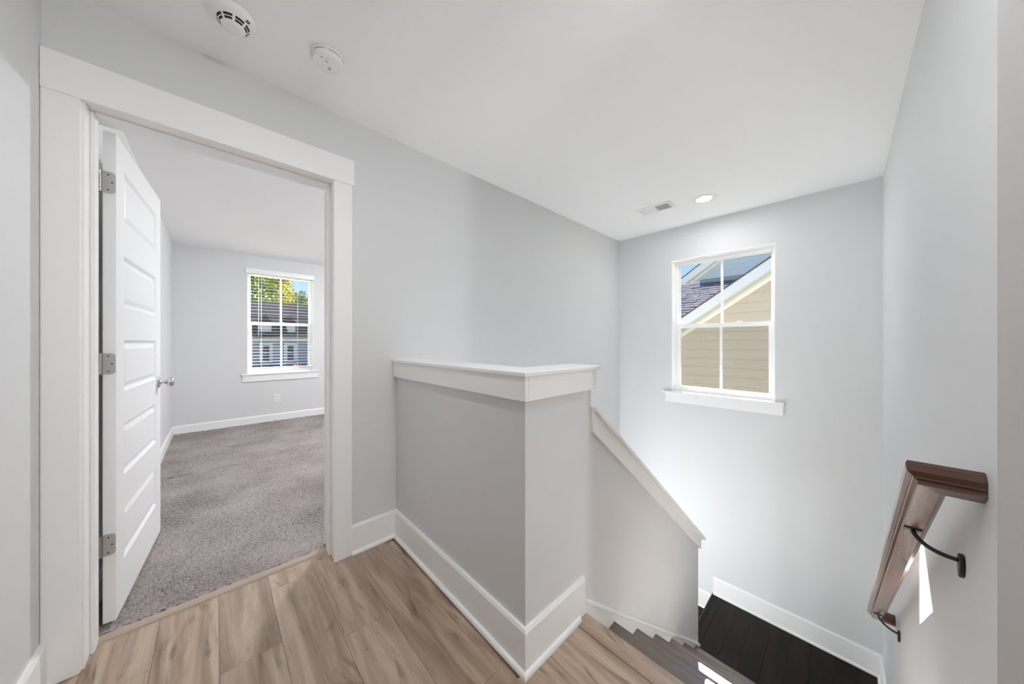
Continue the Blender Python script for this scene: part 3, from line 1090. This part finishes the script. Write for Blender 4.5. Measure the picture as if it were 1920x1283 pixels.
d2 = tag(empty('smoke_alarm', (0.360, 1.548, ZC)), 'smaller flat smoke alarm disc further along the ceiling, with a test button', 'smoke alarm')
G().lathe([(0, -0.0005), (0.062, -0.0005), (0.064, -0.004), (0.064, -0.010), (0.060, -0.012), (0, -0.012)], 0, 0, 0, 56).obj('mounting_ring', 'plastic', d2, True)
G().lathe([(0, -0.012), (0.056, -0.012), (0.060, -0.016), (0.060, -0.026), (0.056, -0.032), (0.048, -0.034), (0, -0.034)], 0, 0, 0, 56).obj('body', 'plastic', d2, True)
for a0 in (-40, 20, 80, 140, 200, 260):
    arc_slot(d2, 0.0592, 0.0602, a0, a0 + 42, (-0.015, -0.015), 'grey')
bx('test_button', 'plastic', d2, -0.010, 0.026, -0.040, -0.022, -0.0362, -0.033, 0.001)
bx('indicator_slot', 'slot', d2, -0.013, -0.003, -0.013, -0.0105, -0.0348, -0.033)
for k in range(4):
    bx('grille_slit', 'grey', d2, 0.004, 0.016, 0.012 + 0.004 * k, 0.0138 + 0.004 * k, -0.0346, -0.033)
bx('rating_mark', 'grey', d2, -0.034, -0.026, -0.026, -0.020, -0.0344, -0.033)

# ceiling air register over the stairs
vt = tag(empty('ceiling_vent', (2.993, 1.200, ZC)), 'white two-way air register in the stairwell ceiling', 'vent')
g = G()
vx, vy = 0.090, 0.150
for (a, b_, c_, d_) in ((-vx, -0.062, -vy, vy), (0.062, vx, -vy, vy), (-0.062, 0.062, -vy, -0.122), (-0.062, 0.062, 0.122, vy)):
    g.box(a, b_, c_, d_, -0.007, 0.0, 0.0015)
g.obj('frame', 'plastic', vt)
bx('divider', 'plastic', vt, -0.062, 0.062, -0.004, 0.004, -0.006, 0.0)
bx('duct', 'grey', vt, -0.062, 0.062, -0.122, 0.122, -0.0012, -0.0006)
vm = {}
for s in (-1, 1):
    for k in range(11):
        if s not in vm:
            g = G()
            g.poly([(-0.062, -0.0042, -0.0055 if s < 0 else -0.0005), (0.062, -0.0042, -0.0055 if s < 0 else -0.0005), (0.062, 0.0042, -0.0005 if s < 0 else -0.0055), (-0.062, 0.0042, -0.0005 if s < 0 else -0.0055),
                    (-0.062, -0.0042, -0.0050 if s < 0 else -0.0000), (0.062, -0.0042, -0.0050 if s < 0 else -0.0000), (0.062, 0.0042, -0.0000 if s < 0 else -0.0050), (-0.062, 0.0042, -0.0000 if s < 0 else -0.0050)],
                   [(0, 1, 2, 3), (7, 6, 5, 4), (0, 4, 5, 1), (1, 5, 6, 2), (2, 6, 7, 3), (3, 7, 4, 0)])
            o = g.obj('louver', 'plastic', vt)
            vm[s] = o.data
        else:
            o = bpy.data.objects.new('louver', vm[s])
            COL.objects.link(o)
            o.parent = vt
        o.location = (0, s * (0.0105 + 0.0105 * k), 0)
for yy in (-0.136, 0.136):
    G().lathe([(0, -0.0078), (0.003, -0.0074), (0.003, -0.006)], 0, yy, 0, 10).obj('screw', 'grey', vt)


def downlight(loc, label, mat):
    r = tag(empty('recessed_light', loc), label, 'ceiling light', 'recessed ceiling lights')
    G().lathe([(0.054, -0.0002), (0.091, -0.0002), (0.092, -0.003), (0.086, -0.006), (0.060, -0.0075), (0.054, -0.005), (0.054, -0.0002)], 0, 0, 0, 56).obj('trim_ring', 'plastic', r, True)
    G().lathe([(0, -0.0045), (0.054, -0.0045)], 0, 0, 0, 48).obj('lens', mat, r)
    return r


downlight((3.085, 0.828, ZC), 'lit round recessed light in the ceiling above the stairwell window', 'stair_lens')
downlight((0.25, 0.60, ZC), 'added unseen recessed fill light in the hall ceiling above the camera', 'hall_fill')  # added out of view to brighten the hall
def dome(loc, label, mat):
    r = tag(empty('ceiling_fill', loc), label, 'ceiling light')
    G().lathe([(0, -0.0005), (0.165, -0.0005), (0.168, -0.010), (0.160, -0.022), (0, -0.022)], 0, 0, 0, 48).obj('pan', 'plastic', r, True)
    G().lathe([(0.158, -0.0225), (0.152, -0.050), (0.130, -0.078), (0.085, -0.098), (0.04, -0.106), (0, -0.108)], 0, 0, 0, 48).obj('dome', mat, r, True)
    return r


dome((1.75, 3.75, ZC), 'added unseen dome fill light in the middle of the bedroom', 'bed_fill')  # added out of view to brighten the bedroom
dome((0.76, 0.16, ZC), 'added dome fill light over the stair head just above the view', 'dome_fill')  # added above the view as fill for ceiling and walls


def fill_sconce(loc, rz, label, mat, size=(0.085, 0.11)):
    r = tag(empty('wall_fill', loc, rz), label, 'added fill lamp')
    bx('backplate', 'plastic', r, -0.05, 0.05, -0.015, 0.0, -0.10, 0.10, 0.003)
    g = G()
    R_, H_ = size
    pts = [(R_ * math.cos(math.pi * k / 12), -0.015 - R_ * math.sin(math.pi * k / 12)) for k in range(13)]
    g.prism(pts, 'Z', -H_, H_)
    g.obj('fill_shade', mat, r)
    return r


for xs, zs_, wh in ((1.15, -1.35, 'furthest down'), (1.75, -1.10, 'midway'), (2.32, -0.98, 'nearest the landing')):
    fill_sconce((xs, YD, zs_), 0.0, 'added half-round fill lamp hidden over the lower stairs, ' + wh, 'low_fill', (0.10, 0.16))  # added behind the low wall to light the ceiling from below
fill_sconce((0.80, YHB, 1.85), math.pi, 'added unseen half-round fill lamp on the back wall of the hall', 'back_fill')  # added behind the camera to fill the low wall and door wall

# ------------------------------------------------------------------ outdoors: neighbour house seen from the stairs
struct(bx('ground', 'ground', None, -60, 80, -50, 120, -3.6, -3.4), 'lawn and soil around the houses', 'ground')

HA = 7.60
RS = -0.681
rk = lambda yy: 1.655 + RS * (yy - 2.502)         # top edge of the near rake, z at y
na = tag(empty('neighbour_house', (HA, 0, -3.4)), 'beige lap-sided gable close outside the stairwell window', 'house')
ny_, nz_ = -2.6, 3.4


def np_(g, name, mat, par=na):
    o = g.obj(name, mat, par)
    o.location = (-HA, 0, nz_) if par is na else (0, 0, 0)
    return o


np_(G().prism([(ny_, -3.4), (5.2, -3.4), (5.2, rk(5.2) - 0.30), (ny_, rk(ny_) - 0.30)], 'X', HA + 0.02, HA + 0.2), 'gable_wall', 'siding')
z = -3.3 + 0.0
LAP = 0.1845
z0 = 0.301 - LAP * 19
for k in range(48):
    za, zb = z0 + LAP * k, z0 + LAP * (k + 1)
    yl = lambda q_: min(5.2, 2.502 + (q_ + 0.30 - 1.655) / RS)
    ya, yb_ = yl(za), yl(zb + 0.01)
    if yb_ < ny_ + 0.1:
        break
    g = G()
    # bottom edge stands proud, top tucks under the next board
    g.poly([(HA - 0.026, ny_, za), (HA - 0.026, ya, za), (HA - 0.002, yb_, zb + 0.01), (HA - 0.002, ny_, zb + 0.01),
            (HA + 0.02, ny_, za), (HA + 0.02, ya, za), (HA + 0.02, yb_, zb + 0.01), (HA + 0.02, ny_, zb + 0.01)],
           [(0, 1, 2, 3), (4, 7, 6, 5), (0, 4, 5, 1), (1, 5, 6, 2), (2, 6, 7, 3), (3, 7, 4, 0)])
    np_(g, 'siding_board', 'siding')
band = lambda o0, o1: [(ny_, rk(ny_) + o0), (5.6, rk(5.6) + o0), (5.6, rk(5.6) + o1), (ny_, rk(ny_) + o1)]
np_(G().prism(band(-0.30, -0.385), 'X', HA - 0.045, HA), 'frieze_board', 'cream')
np_(G().prism(band(-0.225, -0.245), 'X', HA - 0.20, HA), 'soffit', 'cream')
np_(G().prism(band(-0.245, -0.30), 'X', HA - 0.025, HA), 'frieze_molding', 'rake')
np_(G().prism(band(-0.012, -0.232), 'X', HA - 0.235, HA - 0.20), 'rake_board', 'rake')
np_(G().prism(band(0.012, -0.012), 'X', HA - 0.260, HA + 0.75), 'roof_edge', 'edge')

# house further behind it: a shingled slope facing the window, a taller gable above
nb = tag(empty('shingled_house', (12, 3, -3.4)), 'house with a grey shingle roof rising behind the beige gable', 'house')


def nbp(g, name, mat):
    o = g.obj(name, mat, nb)
    o.location = (-12, -3, 3.4)
    return o


r0x, r0z, r1x, r1z = 8.75, 1.72, 12.0, 3.215
nbp(G().prism([(r0x, r0z - 0.03), (r1x, r1z - 0.03), (r1x, r1z - 0.15), (r0x, r0z - 0.15)], 'Y', -1.5, 9.0), 'roof_deck', 'edge')
sh = G()
rl = math.hypot(r1x - r0x, r1z - r0z)
dx_, dz_ = (r1x - r0x) / rl, (r1z - r0z) / rl
ROWS = 17
for i in range(ROWS):
    s0_, s1_ = rl * i / ROWS, rl * (i + 1) / ROWS + 0.03
    y = -1.5 + (0.17 if i % 2 else 0)
    while y < 9.0:
        wv = random.uniform(0.24, 0.42)
        lift = random.uniform(0.012, 0.026)
        a = (r0x + dx_ * s0_ - dz_ * lift, r0z + dz_ * s0_ + dx_ * lift)
        b_ = (r0x + dx_ * s1_ - dz_ * 0.004, r0z + dz_ * s1_ + dx_ * 0.004)
        c_ = (r0x + dx_ * s0_, r0z + dz_ * s0_ - 0.02)
        y1 = y + wv - 0.012
        sh.poly([(a[0], y, a[1]), (a[0], y1, a[1]), (b_[0], y1, b_[1]), (b_[0], y, b_[1]), (c_[0], y, c_[1]), (c_[0], y1, c_[1])],
                [(0, 1, 2, 3), (4, 5, 1, 0), (0, 3, 4), (1, 5, 2)])
        y += wv
o = nbp(sh, 'shingles', 'shingle')
o['kind'] = 'stuff'
nbp(G().box(r0x + 0.2, 13.6, -1.5, 9.0, -3.4, r0z - 0.1), 'lower_wall', 'siding')
# a second house further off: tall gable wall in shade
GX = 15.5
GS = GX / 12.0
zq = lambda z_: CAM_H + (z_ - CAM_H) * GS
ng = tag(empty('gabled_house', (GX, 3, -3.4)), 'tall blue-grey gable with pale rake boards behind the shingle roof', 'house')


def ngp(g, name, mat):
    o = g.obj(name, mat, ng)
    o.location = (-GX, -3, 3.4)
    return o


uk = lambda yy: zq(3.34) - 0.69 * (yy - 3.941 * GS)
ngp(G().prism([(-3.0, -3.4), (8.0, -3.4), (8.0, uk(8.0) - 0.15), (-3.0, uk(-3.0) - 0.15)], 'X', GX + 0.06, GX + 0.4), 'gable_wall', 'bluewall')
for k in range(26):
    za = 2.6 + 0.2 * k
    yb_ = min(8.0, 3.941 * GS + (zq(3.34) - 0.15 - za) / 0.69)
    if yb_ < -2.9:
        break
    ngp(G().prism([(GX + 0.035, za), (GX + 0.06, za + 0.21), (GX + 0.075, za + 0.21), (GX + 0.075, za)], 'Y', -3.0, yb_), 'siding_board', 'bluewall')
ub = lambda o0, o1: [(-3.0, uk(-3.0) + o0), (8.2, uk(8.2) + o0), (8.2, uk(8.2) + o1), (-3.0, uk(-3.0) + o1)]
ngp(G().prism(ub(0.0, -0.30), 'X', GX - 0.25, GX - 0.20), 'rake_board', 'rake')
ngp(G().prism(ub(-0.30, -0.33), 'X', GX - 0.25, GX + 0.04), 'soffit', 'rake')
ngp(G().prism(ub(-0.34, -0.46), 'X', GX - 0.01, GX + 0.04), 'frieze_board', 'rake')
ngp(G().prism(ub(0.04, 0.0), 'X', GX - 0.28, GX + 1.4), 'roof_edge', 'edge')
nbp(G().box(11.85, 12.02, 1.2, 3.31, 3.12, 3.29), 'ridge_flashing', 'flash')
nbp(G().box(11.83, 12.04, 1.2, 3.34, 3.29, 3.31), 'flashing_cap', 'rake')

# ------------------------------------------------------------------ outdoors: house and trees seen from the bedroom
C2 = Vector((0, 0, CAM_H))
ang = math.atan(620.0 / 588.0)
fwv, rtv = (math.cos(ang), math.sin(ang)), (math.sin(ang), -math.cos(ang))


def across(px, yy):
    """x of a sight line of the plan at distance yy, used to lay out the far street"""
    u = (px - 960) / 588.0
    return (fwv[0] + u * rtv[0]) / (fwv[1] + u * rtv[1]) * yy


YH = 25.0
KZ = 0.0376
zof = lambda py: CAM_H + (641.5 - py) * KZ
hx0, hx1 = across(425, YH), across(640, YH)
fh = tag(empty('street_house', ((hx0 + hx1) / 2, YH, -3.4)), 'grey-blue house with dormers and white-framed windows across the street', 'house')


def fp(g, name, mat, par=fh):
    o = g.obj(name, mat, par)
    if par is fh:
        o.location = (-(hx0 + hx1) / 2, -YH, 3.4)
    return o


wins = [(across(486, YH), across(511, YH)), (across(532.5, YH), across(556, YH))]
fp(G().box(hx0, hx1, YH, YH + 6, -3.4, zof(640)), 'wall', 'farwall')
for k in range(16):
    za = zof(690) + (zof(641) - zof(690)) * k / 16
    fp(G().prism([(YH - 0.03, za), (YH, za), (YH, za + 0.115), (YH - 0.006, za + 0.115)], 'X', hx0, hx1), 'siding_board', 'farwall')
fp(G().box(hx0 - .2, hx1 + .2, YH - 0.35, YH + 0.05, zof(640), zof(634.5), 0.01), 'gutter', 'farwhite')
for (a, b_) in wins:
    zt_, zb_ = zof(643), zof(677)
    f = fp(G().box(a, a + 0.17, YH - 0.10, YH - 0.02, zb_, zt_).box(b_ - 0.17, b_, YH - 0.10, YH - 0.02, zb_, zt_)
           .box(a + .17, b_ - .17, YH - 0.10, YH - 0.02, zt_ - 0.16, zt_).box(a + .17, b_ - .17, YH - 0.10, YH - 0.02, zb_, zb_ + 0.14)
           .box(a + .17, b_ - .17, YH - 0.07, YH - 0.03, (zt_ + zb_) / 2 - 0.03, (zt_ + zb_) / 2 + 0.03), 'window', 'farwhite')
    fp(G().box(a + .17, b_ - .17, YH - 0.05, YH - 0.03, zb_ + .14, zt_ - .16), 'pane', 'farglass', f)
# roof: steep dark lower slope with dormers, paler upper slope
e0, e1_, e2 = (YH - 0.4, zof(634.5)), (YH + 2.4, zof(634.5) + 1.45), (YH + 9.0, zof(634.5) + 3.15)
fp(G().prism([e0, e1_, (e1_[0], e1_[1] - 0.2), (e0[0], e0[1] - 0.02)], 'X', hx0 - .3, hx1 + .3), 'lower_roof', 'darkroof')
fp(G().prism([e1_, e2, (e2[0], e2[1] - 0.3), (e1_[0], e1_[1] - 0.2)], 'X', hx0 - .3, hx1 + .3), 'upper_roof', 'greyroof')
for i in range(9):
    u0 = i / 9
    ya = e1_[0] + (e2[0] - e1_[0]) * u0
    za = e1_[1] + (e2[1] - e1_[1]) * u0
    fp(G().prism([(ya, za + 0.05), (ya + 0.73, za + 0.2), (ya + 0.73, za + 0.15), (ya, za)], 'X', hx0 - .3, hx1 + .3), 'shingle_course', 'greyroof' if i % 2 else 'darkroof')
for (pa, pb) in ((487, 509), (532.5, 553.5)):
    a, b_ = across(pa, YH + 0.35), across(pb, YH + 0.35)
    zb_, zt_ = zof(631), zof(611)
    dm = fp(G().box(a, b_, YH + 0.35, YH + 3.0, zb_, zt_), 'dormer', 'farwhite')
    md = (a + b_) / 2
    fp(G().prism([(a - 0.15, zt_), (b_ + 0.15, zt_), (md, zt_ + 0.55)], 'Y', YH + 0.20, YH + 3.6), 'dormer_roof', 'darkroof', dm)
    fp(G().prism([(b_ + 0.02, zof(634)), (b_ + 0.95, zof(634)), (b_ + 0.72, zt_ + 0.1), (b_ + 0.55, zt_ + 0.1)], 'Y', YH + 0.3, YH + 2.5), 'valley_slope', 'darkroof', dm)
# porch roof low in front
fp(G().prism([(YH - 2.6, zof(688)), (YH - 0.05, zof(681)), (YH - 0.05, zof(690)), (YH - 2.6, zof(694))], 'X', hx0, hx1), 'porch_roof', 'darkroof')
YF = YH - 3.6
fc = tag(empty('flowering_shrub', (across(553, YF), YF, -3.4)), 'shrub with an orange and white flower head low in the bedroom window', 'shrub')
zf = CAM_H + (641.5 - 686.0) * KZ * YF / YH + 3.4
g = G()
for k in range(70):
    c = Vector((random.gauss(0, 0.16), random.gauss(0, 0.08), zf + random.gauss(0.02, 0.06)))
    s_ = random.uniform(0.03, 0.06)
    d = Vector((random.uniform(-1, 1), random.uniform(-1, 1), random.uniform(-1, 1))).normalized()
    e = d.orthogonal().normalized()
    f = d.cross(e)
    g.poly([c + s_ * e, c + s_ * f, c - s_ * e, c - s_ * f], [(0, 1, 2, 3)])
g.obj('blossoms', 'flower', fc)
G().tube([(0, 0, 0), (0.05, 0, zf * 0.5), (0, 0, zf)], [0.05, 0.04, 0.02], 6).obj('stem', 'leaf_g', fc)


def tree(label, px, yy, z_top, rad, mat, n, leaf):
    """one tree: trunk with branches, and a crown of leaf blades"""
    base = Vector((across(px, yy), yy, -3.4))
    r = tag(empty('street_tree', base), label, 'tree', 'trees behind the street house')
    hgt = z_top + 3.4
    g = G()
    g.tube([(0, 0, 0), (0.1, 0, hgt * 0.3), (0.0, 0.1, hgt * 0.6), (0.1, 0, hgt * 0.85)], [0.32, 0.24, 0.15, 0.05], 8)
    for k in range(9):
        a = 2.4 * k
        h0 = hgt * (0.35 + 0.05 * k)
        g.tube([(0, 0, h0), (math.cos(a) * rad * 0.4, math.sin(a) * rad * 0.4, h0 + rad * 0.35), (math.cos(a) * rad * 0.75, math.sin(a) * rad * 0.75, h0 + rad * 0.5)], [0.1, 0.07, 0.02], 6)
    g.obj('trunk', 'bark', r)
    rr = np.random.default_rng(int(px * 7 + yy))
    nb_ = 46
    ctr = rr.normal(size=(nb_, 3))
    ctr /= np.linalg.norm(ctr, axis=1)[:, None]
    ctr *= (rr.random((nb_, 1)) ** 0.4) * np.array([[rad, rad, hgt * 0.36]]) * 0.86
    ctr[:, 2] += hgt * 0.64
    pick = rr.integers(0, nb_, n)
    p = ctr[pick] + rr.normal(size=(n, 3)) * rad * 0.15
    d = rr.normal(size=(n, 3))
    d /= np.linalg.norm(d, axis=1)[:, None]
    e = np.cross(d, rr.normal(size=(n, 3)))
    e /= np.linalg.norm(e, axis=1)[:, None]
    f = np.cross(d, e)
    s = leaf * (0.6 + 0.8 * rr.random((n, 1)))
    co = np.stack([p + s * e, p + 0.55 * s * f, p - s * e, p - 0.55 * s * f], 1).reshape(-1, 3)
    me = bpy.data.meshes.new('foliage')
    me.vertices.add(4 * n)
    me.vertices.foreach_set('co', co.ravel())
    me.loops.add(4 * n)
    me.loops.foreach_set('vertex_index', np.arange(4 * n))
    me.polygons.add(n)
    me.polygons.foreach_set('loop_start', np.arange(0, 4 * n, 4))
    me.update()
    me.materials.append(M[mat])
    o = bpy.data.objects.new('foliage', me)
    COL.objects.link(o)
    o.parent = r
    o['kind'] = 'stuff'
    return r


tree('tall yellow-green tree above the roof, left in the bedroom window', 503, 52, 13.5, 2.7, 'leaf_y', 9000, 0.16)
tree('dark green tree at the left edge of the bedroom window', 470, 44, 11.5, 2.6, 'leaf_g', 8000, 0.15)
tree('lower green tree behind the roof, right in the bedroom window', 566, 60, 9.2, 3.6, 'leaf_g', 9000, 0.17)
tree('olive tree rising between the yellow tree and the lower green one', 533, 68, 14.2, 2.0, 'leaf_y', 6000, 0.18)

# ------------------------------------------------------------------ window portals: guide skylight sampling, give no light of their own
for nm, loc, rot_, sx, sy in (('stair_portal', (WOUT + 0.04, cy_, (WZ0 + FZ1) / 2), (0, math.pi / 2, 0), FZ1 - WZ0, FY1 - FY0),
                              ('bedroom_portal', (cxb, YB + 0.19, (BWZ0 + BZ1) / 2), (-math.pi / 2, 0, 0), BX1 - BX0, BZ1 - BWZ0)):
    ld_ = bpy.data.lights.new(nm, 'AREA')
    ld_.shape = 'RECTANGLE'
    ld_.size, ld_.size_y = sx, sy
    ld_.cycles.is_portal = True
    lo = bpy.data.objects.new(nm, ld_)
    COL.objects.link(lo)
    lo.location = loc
    lo.rotation_euler = rot_
